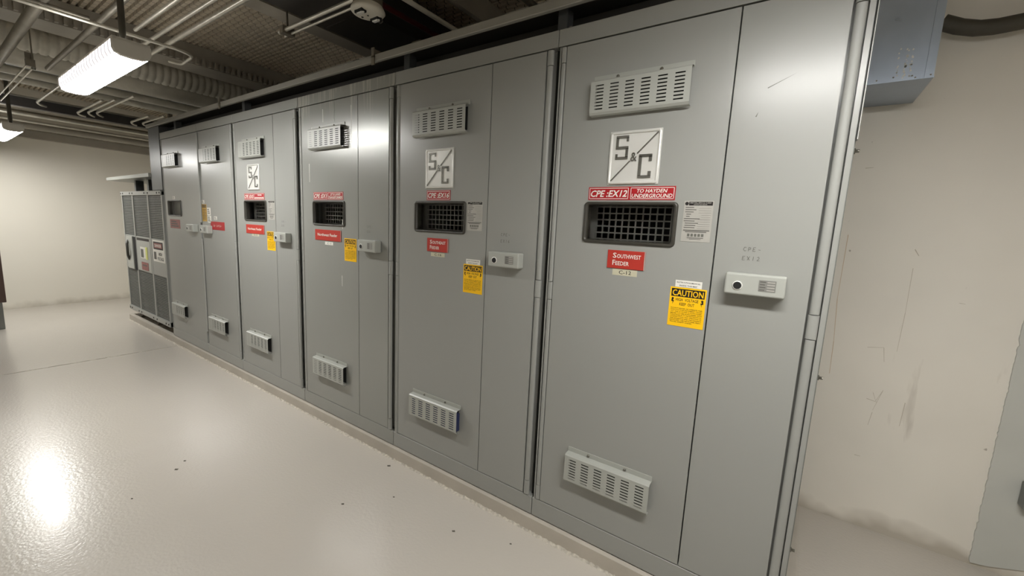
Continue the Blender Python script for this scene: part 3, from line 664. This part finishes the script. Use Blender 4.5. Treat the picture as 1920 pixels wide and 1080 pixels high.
# ================================================================== LIGHT FIXTURES
added_uplight = mat('added_uplight_strip', srgb(240, 240, 240), 0.3, emit=((1.0, 0.985, 0.95, 1), LAMP*.10))  # glowing strips added on top of the housings to brighten the ceiling
def fixture(x, label, rod=.79):
    t = thing('ceiling_light', label, 'light', (x, -.865, 2.10), 'wraparound fluorescent lights in one line')
    Lh = .60; n = 8
    sec = []                                        # wraparound lens section (y,z) seen from the end
    for k in range(n+1):
        a = PI*(1.0+k/n); sec.append((.105*math.cos(a)*(1 if True else 1), .03+.045*math.sin(a)))
    # flatter bottom, upright ribbed sides
    sec = [(-.073, .068), (-.073, .030), (-.064, .010), (-.042, .001), (0, -.002), (.042, .001), (.064, .010), (.073, .030), (.073, .068)]
    mb = MB()
    for i in range(len(sec)-1):
        (y0, z0), (y1, z1) = sec[i], sec[i+1]; side = i in (0, 1, 6, 7)
        k = 60 if side else 1
        for q in range(k):
            a = -Lh+2*Lh*q/k; b = -Lh+2*Lh*(q+1)/k; mb.add([(a,y0,z0),(b,y0,z0),(b,y1,z1),(a,y1,z1)], [(0,3,2,1)], 1 if side and q % 3 == 0 else (2 if side else 0))
    mb.obj('lens', [lens_m, lens_dim, mat_side], t)
    mb = MB(); mb.prism([(-.11, .0)], 0, 0) if False else None
    for sgn in (-1, 1):
        mb = MB(); x0, x1 = sorted((sgn*Lh, sgn*(Lh+.028))); vs = [(x0, y, z) for y, z in sec]+[(x1, y, z) for y, z in sec]; m_ = len(sec)
        mb.add(vs, [tuple(range(m_)), tuple(range(2*m_-1, m_-1, -1))]+[(i, i+1, i+1+m_, i+m_) for i in range(m_-1)]+[(m_-1, 0, m_, 2*m_-1)], 0); mb.obj('end_cap', [housing], t)
    mb = MB(); mb.box(-Lh-.02, Lh+.02, -.072, .072, .067, .082); mb.box(-Lh*.9, Lh*.9, -.050, -.012, .0815, .083, 1); mb.box(-Lh*.9, Lh*.9, .012, .050, .0815, .083, 1); mb.obj('housing', [housing, added_uplight], t)
    for q in (.5,): mb = MB(); mb.cyl((q, 0, .08), (q, 0, rod), .004, 6); mb.obj('hanger_rod', [cond_dk], t)
    return t
mat_side = mat('lamp_lens_rib', srgb(238, 236, 238), 0.3, emit=((1.0, 0.96, 0.98, 1), 1.1))
fixture(-2.54, 'lit wraparound fluorescent light hanging in front of the cabinets, the nearer one in view')
fixture(-6.50, 'lit wraparound fluorescent light cut off by the left picture edge', .67)
fixture(1.20, 'lit wraparound fluorescent light above the camera')

# ================================================================== CEILING CLUTTER
def one(mb, name, m, label, cat, group=None):
    o = mb.obj(name, m if isinstance(m, list) else [m]); o['label'] = label; o['category'] = cat
    if group: o['group'] = group
    return o
def run(pts, r, m, label, name='conduit', cat='conduit', rad=.08, n=10, group=None):
    mb = MB(); mb.tube(rounded(pts, rad), r, n); return one(mb, name, m, label, cat, group)
# beams along Y
b = thing('ceiling_beam', 'grey ceiling beam with ribbed lower edge, above the left cabinets', 'beam', (-3.96, 0, 2.91))
mb = MB(); mb.box(-.30, 0, YF+.05, 1.05, -.115, 0); mb.obj('beam_side', [beam_m], b)
mb = MB(); y = -1.4
while y < 1.04: mb.box(.0, .035, y, y+.022, -.170, -.115); y += .05
mb.box(-.30, .0, YF+.05, 1.05, -.175, -.115); mb.obj('deck_closure', [beam_m], b, kind='stuff')
b = thing('ceiling_beam', 'plain grey ceiling beam with a broad flat underside, left of the strobe', 'beam', (-2.15, 0, 2.70))
mb = MB(); mb.box(-.085, .075, YF+.05, 1.05, 0, .012); mb.obj('bottom_flange', [beam_m], b)
mb = MB(); mb.box(-.012, .012, YF+.05, 1.05, .012, .20); mb.obj('web', [steel_dk], b)
mb = MB(); y = -1.4
while y < 1.04: mb.box(.016, .075, y, y+.018, .14, .20); y += .05
mb.obj('deck_closure', [beam_m], b, kind='stuff')
b = thing('dark_duct', 'wide dark flat duct crossing behind the ceiling strobe', 'duct', (-1.62, 0, 2.6))
mb = MB(); mb.box(-.21, .21, YF+.05, 1.05, 0, .2); mb.obj('duct_body', [steel_dk], b)
mb = MB()
for y in (-.9, .1, .75): mb.box(-.215, .215, y, y+.02, -.006, .206)
mb.obj('joint_band', [steel_dk], b)
mb = MB(); mb.box(-1.03, -.935, YF+.05, 1.05, 2.70, 2.80); mb.box(-.955, -.935, YF+.05, 1.05, 2.66, 2.70); one(mb, 'angle_beam', beam_m, 'dark angle-iron beam right of the pale pipe, above the canopy', 'beam')
run([(-1.245, YF+.05, 2.6), (-1.245, 1.04, 2.6)], .016, red_pipe_m, 'dull red sprinkler pipe to the right of the strobe', 'sprinkler_pipe', 'pipe')
run([(-1.0, YF+.05, 2.55), (-1.0, 1.04, 2.55)], .014, wrap_m, 'pale chipped pipe running right of the red sprinkler pipe', 'pipe', 'pipe')
run([(-.62, YF+.05, 2.72), (-.62, 1.04, 2.72)], .022, cond_dk, 'dark pipe high above the right half of the canopy', 'pipe', 'pipe')
for k in range(3): run([(-1.9, .62+.05*k, 2.52), (1.0, .62+.05*k, 2.52)], .014, cond_dk, ('nearest', 'middle', 'rearmost')[k]+' of three dark conduits behind the canopy edge at right', group='three dark conduits over the canopy')
# conduit lying on the canopy edge, in two lengths
mb = MB(); mb.tube([(-3.25, .06, 2.305), (-1.36, .06, 2.305)], .010, 8); mb.lathe((-1.45, .06, 2.305), (1,0,0), [(.014, 0), (.014, .05)], 10); one(mb, 'conduit', cond_dk, 'thin conduit lying along the canopy edge, left length', 'conduit')
mb = MB(); mb.tube([(-1.05, .08, 2.315), (-.55, .08, 2.315)], .012, 8); mb.lathe((-.95, .08, 2.315), (1,0,0), [(.017, 0), (.017, .06)], 10); one(mb, 'conduit', cond_dk, 'thin conduit lying along the canopy edge, right length', 'conduit')
# parallel conduits along X
run([(-6.0, -1.035, 2.5), (-.9, -1.035, 2.5)], .030, cond_dk, 'thick conduit crossing the top left corner', rad=.1)
run([(-4.47, -.785, 2.5), (-1.4, -.785, 2.5)], .017, cond_dk, 'conduit with a capped end between the thick pipe and the near light')
run([(-2.76, -.63, 2.5), (-1.2, -.63, 2.5)], .011, conduit_m, 'shiny conduit, leftmost of three above the near light')
run([(-3.25, -.525, 2.5), (-1.2, -.525, 2.5)], .012, conduit_m, 'shiny conduit, middle of three above the near light')
run([(-3.6, -.44, 2.5), (-1.2, -.44, 2.5)], .015, conduit_m, 'shiny conduit, rightmost and thickest of three above the near light')
run([(-2.69, -2.6, 2.44), (-2.69, -.42, 2.44), (-2.74, -.33, 2.44), (-3.02, -.31, 2.44), (-3.10, -.36, 2.46)], .010, conduit_m, 'bright cross conduit with a hooked end over the near light', rad=.07)
run([(-2.72, -2.6, 2.47), (-2.72, -.85, 2.47)], .012, cond_dk, 'second cross conduit beside the bright one at top left')
# whip down to the near fixture
run([(-1.86, -.87, 2.88), (-1.90, -.87, 2.72), (-2.02, -.87, 2.50), (-2.03, -.87, 2.19)], .014, cable_m, 'dark flexible cable dropping to the near light', 'flexible_cable', 'cable', rad=.15)
run([(-5.97, -.87, 2.785), (-5.97, -.87, 2.19)], .016, cable_m, 'dark drop cable above the far light', 'flexible_cable', 'cable')
# strut hanger with two thin rods
h = thing('conduit_hanger', 'small dark strut box with two thin conduits at top left', 'bracket', (-3.93, -.95, 2.42))
mb = MB(); mb.box(-.02, .02, -.024, .024, -.05, .0); mb.box(-.02, -.014, -.022, .022, .0, .05); mb.box(.006, .014, .008, .016, .0, .49); mb.obj('strut_box', [cond_dk], h)
mb = MB(); mb.lathe((-.012, .016, -.045), (0,0,-1), [(.014, 0), (.010, .02)], 10); mb.obj('strut_nut', [screw_m], h)
for y in (-.018, .018): mb = MB(); mb.cyl((-1.9, y, -.045), (-.02, y, -.045), .006, 8); mb.obj('thin_conduit', [conduit_m], h)
# strobe and its arm
run([(-1.93, -.14, 2.5), (-1.12, -.14, 2.5)], .012, conduit_m, 'upper of the two conduits feeding the ceiling strobe')
run([(-1.93, -.105, 2.49), (-1.12, -.105, 2.49)], .008, conduit_m, 'lower thinner conduit feeding the ceiling strobe')
mb = MB(); mb.cyl((-1.87, -.12, 2.52), (-1.87, -.12, 2.90), .006, 8); mb.box(-1.89, -1.85, -.16, -.085, 2.478, 2.520); one(mb, 'clamp_hanger', cond_dk, 'dark clamp holding the strobe conduits', 'bracket')
s = thing('ceiling_strobe', 'round off-white ceiling speaker strobe with two flash lamps', 'strobe', (-1.10, -.10, 2.45)); s.rotation_euler = (0, 0, PI/2); s.scale = (.95, .95, .95)
mb = MB(); mb.lathe((0, 0, 0), (0,0,-1), [(.078, -.02), (.090, 0), (.092, .008), (.084, .018), (.06, .023), (.02, .025)], 32); mb.obj('faceplate', [plastic_w], s)
mb = MB(); mb.box(-.055, .055, -.055, .055, .02, .07); mb.cyl((0, 0, .07), (0, 0, .5), .006, 8); mb.obj('back_box', [cond_dk], s)
for a in (-.05, .05):
    mb = MB(); mb.box(a-.016, a+.016, -.034, .028, -.034, -.020, 0); mb.bbox(a-.011, a+.011, -.026, .020, -.040, -.030, .003, 1, 1); mb.lathe((a, -.028, -.034), (0,0,-1), [(.006, 0), (.004, .006)], 8, 1); mb.obj('flash_lamp', [dark, chrome], s)
mb = MB(); mb.box(-.004, .004, -.003, .003, -.0300, -.027); mb.lathe((0, .05, -.024), (0,0,-1), [(.007, 0), (.005, .003)], 10); mb.obj('sensor', [dark], s)
mb = MB(); mb.tube(rounded([(.10, .02, .01), (.125, .03, .0), (.12, .05, -.01), (.10, .04, -.01)], .01), .003, 6); mb.obj('latch_clip', [screw_m], s)

# wrapped pipe with ribbed duct beside it
mb = MB(); mb.tube([(-5.12, -1.2, 2.72), (-5.12, 1.04, 2.72)], .12, 20)
for y in (-.55, -.02, .45): mb.lathe((-5.12, y, 2.72), (0,1,0), [(.123, 0), (.123, .035)], 20)
one(mb, 'wrapped_pipe', wrap_m, 'thick pale insulated pipe beyond the near light', 'pipe')
mb = MB(); prof = []; y = -1.2
while y < 1.0: prof += [(.100, y), (.112, y+.012), (.112, y+.040), (.100, y+.052)]; y += .062
mb.lathe((-4.86, 0, 2.80), (0,1,0), prof, 16); one(mb, 'ribbed_duct', wrap_m, 'pale ribbed flexible duct beside the insulated pipe', 'duct')
for k, (x, z) in enumerate(((-5.35, 2.60), (-5.60, 2.58))): run([(x, -1.5, z), (x, 1.04, z)], .040, wrap_m, ('first', 'second')[k]+' pale pipe to the left of the thick insulated pipe', 'pipe', 'pipe')
mb = MB(); mb.box(-6.6, -5.35, -2.4, 1.05, 2.80, 2.88)
for y in (-1.6, -.8, 0, .7): mb.box(-6.61, -5.34, y, y+.03, 2.79, 2.885)
one(mb, 'flat_duct', duct_m, 'wide blue-grey flat duct above the far light', 'duct')
# far pipe rack
rack = [(-6.66, 2.49, .030, cond_dk), (-6.76, 2.60, .022, conduit_m), (-6.95, 2.52, .020, cond_dk), (-7.12, 2.46, .022, conduit_m), (-7.3, 2.50, .030, cond_dk), (-7.42, 2.42, .018, conduit_m)]
nm = ['first', 'second', 'third', 'fourth', 'fifth', 'sixth']
mb = MB(); mb.box(-6.60, -6.52, -3.4, 1.04, 2.46, 2.56); one(mb, 'strut_rail', steel_dk, 'dark steel rail, nearest member of the far pipe rack', 'rail')
for k, (x, z, r, mm) in enumerate(rack): run([(x, -3.3, z), (x, 1.04, z)], r, mm, nm[k]+' pipe of the rack by the far wall, counted from the near side', 'pipe', 'pipe', group='pipes of the rack by the far wall')
run([(-7.50, -3.3, 2.39), (-7.72, 1.04, 2.39)], .045, beam_m, 'fat grey pipe at the back of the far rack', 'pipe', 'pipe')
mb = MB(); mb.add([(-7.58, -3.5, 2.26), (-7.98, 1.05, 2.26), (-7.98, 1.05, 2.36), (-7.58, -3.5, 2.36), (-7.70, -3.5, 2.26), (-8.10, 1.05, 2.26), (-8.10, 1.05, 2.36), (-7.70, -3.5, 2.36)], [(0,1,2,3),(4,7,6,5),(3,2,6,7),(0,4,5,1),(0,3,7,4),(1,5,6,2)])
one(mb, 'ledge_beam', beam_m, 'pale horizontal beam along the top of the far wall', 'beam')
for k, (y, x0, x1, z, mm) in enumerate(((-1.25, -7.6, -5.6, 2.58, conduit_m), (-1.10, -7.6, -5.6, 2.58, conduit_m), (-.62, -7.0, -5.4, 2.60, conduit_m), (-.30, -7.2, -5.5, 2.58, conduit_m), (-.22, -7.2, -5.5, 2.58, conduit_m), (-.14, -7.15, -5.3, 2.58, conduit_m), (.18, -7.3, -5.9, 2.56, conduit_m), (.30, -7.3, -5.9, 2.56, conduit_m))):
    zz = 2.475+.016*(k % 3); xe = -6.38-.02*(k % 4); run([(x1+.25+.1*(k % 3), y, zz), (xe+.08, y, zz), (xe, y+.03, zz-.01), (-6.507, y+.09, zz-.005)], .012, mm, ('leftmost', 'second', 'third', 'fourth', 'fifth', 'sixth', 'seventh', 'rightmost')[k]+' of eight bent conduits dropping onto the far pipe rack', rad=.1, group='bent conduits at the far pipe rack')
mb = MB(); mb.box(-5.92, -5.70, .40, .46, 2.42, 2.46); mb.box(-5.82, -5.78, .41, .45, 2.46, 2.79); one(mb, 'conduit_bracket', cond_dk, 'short strut bracket above the mesh cabinet', 'bracket')

# loose chips on the floor
for i, (x, y) in enumerate([(-.016,-.142),(-.275,-.243),(-.937,-.085),(-.688,-.253),(-1.879,-.785),(-1.816,-.844),(-1.684,-1.063),(-.845,-.448)]):
    mb = MB(); r = .006+.003*(i % 3); mb.add([(x-r, y, FZ), (x, y-r*.7, FZ), (x+r*1.2, y+r*.2, FZ), (x+.2*r, y+r, FZ), (x, y, FZ+.004)], [(0,1,4), (1,2,4), (2,3,4), (3,0,4), (3,2,1,0)])
    o = mb.obj('paint_chip', [cable_m]); o['label'] = 'tiny dark chip on the floor, '+('nearest the pad before the rightmost cabinet', 'a hand width left of the nearest chip', 'close to the pad under the second cabinet', 'out in the aisle before the second cabinet', 'right one of a close pair in the aisle', 'left one of a close pair in the aisle', 'leftmost of all, nearest the lamp reflection', 'lone chip between the pair and the second cabinet')[i]; o['category'] = 'chip'; o['group'] = 'paint chips on the floor'
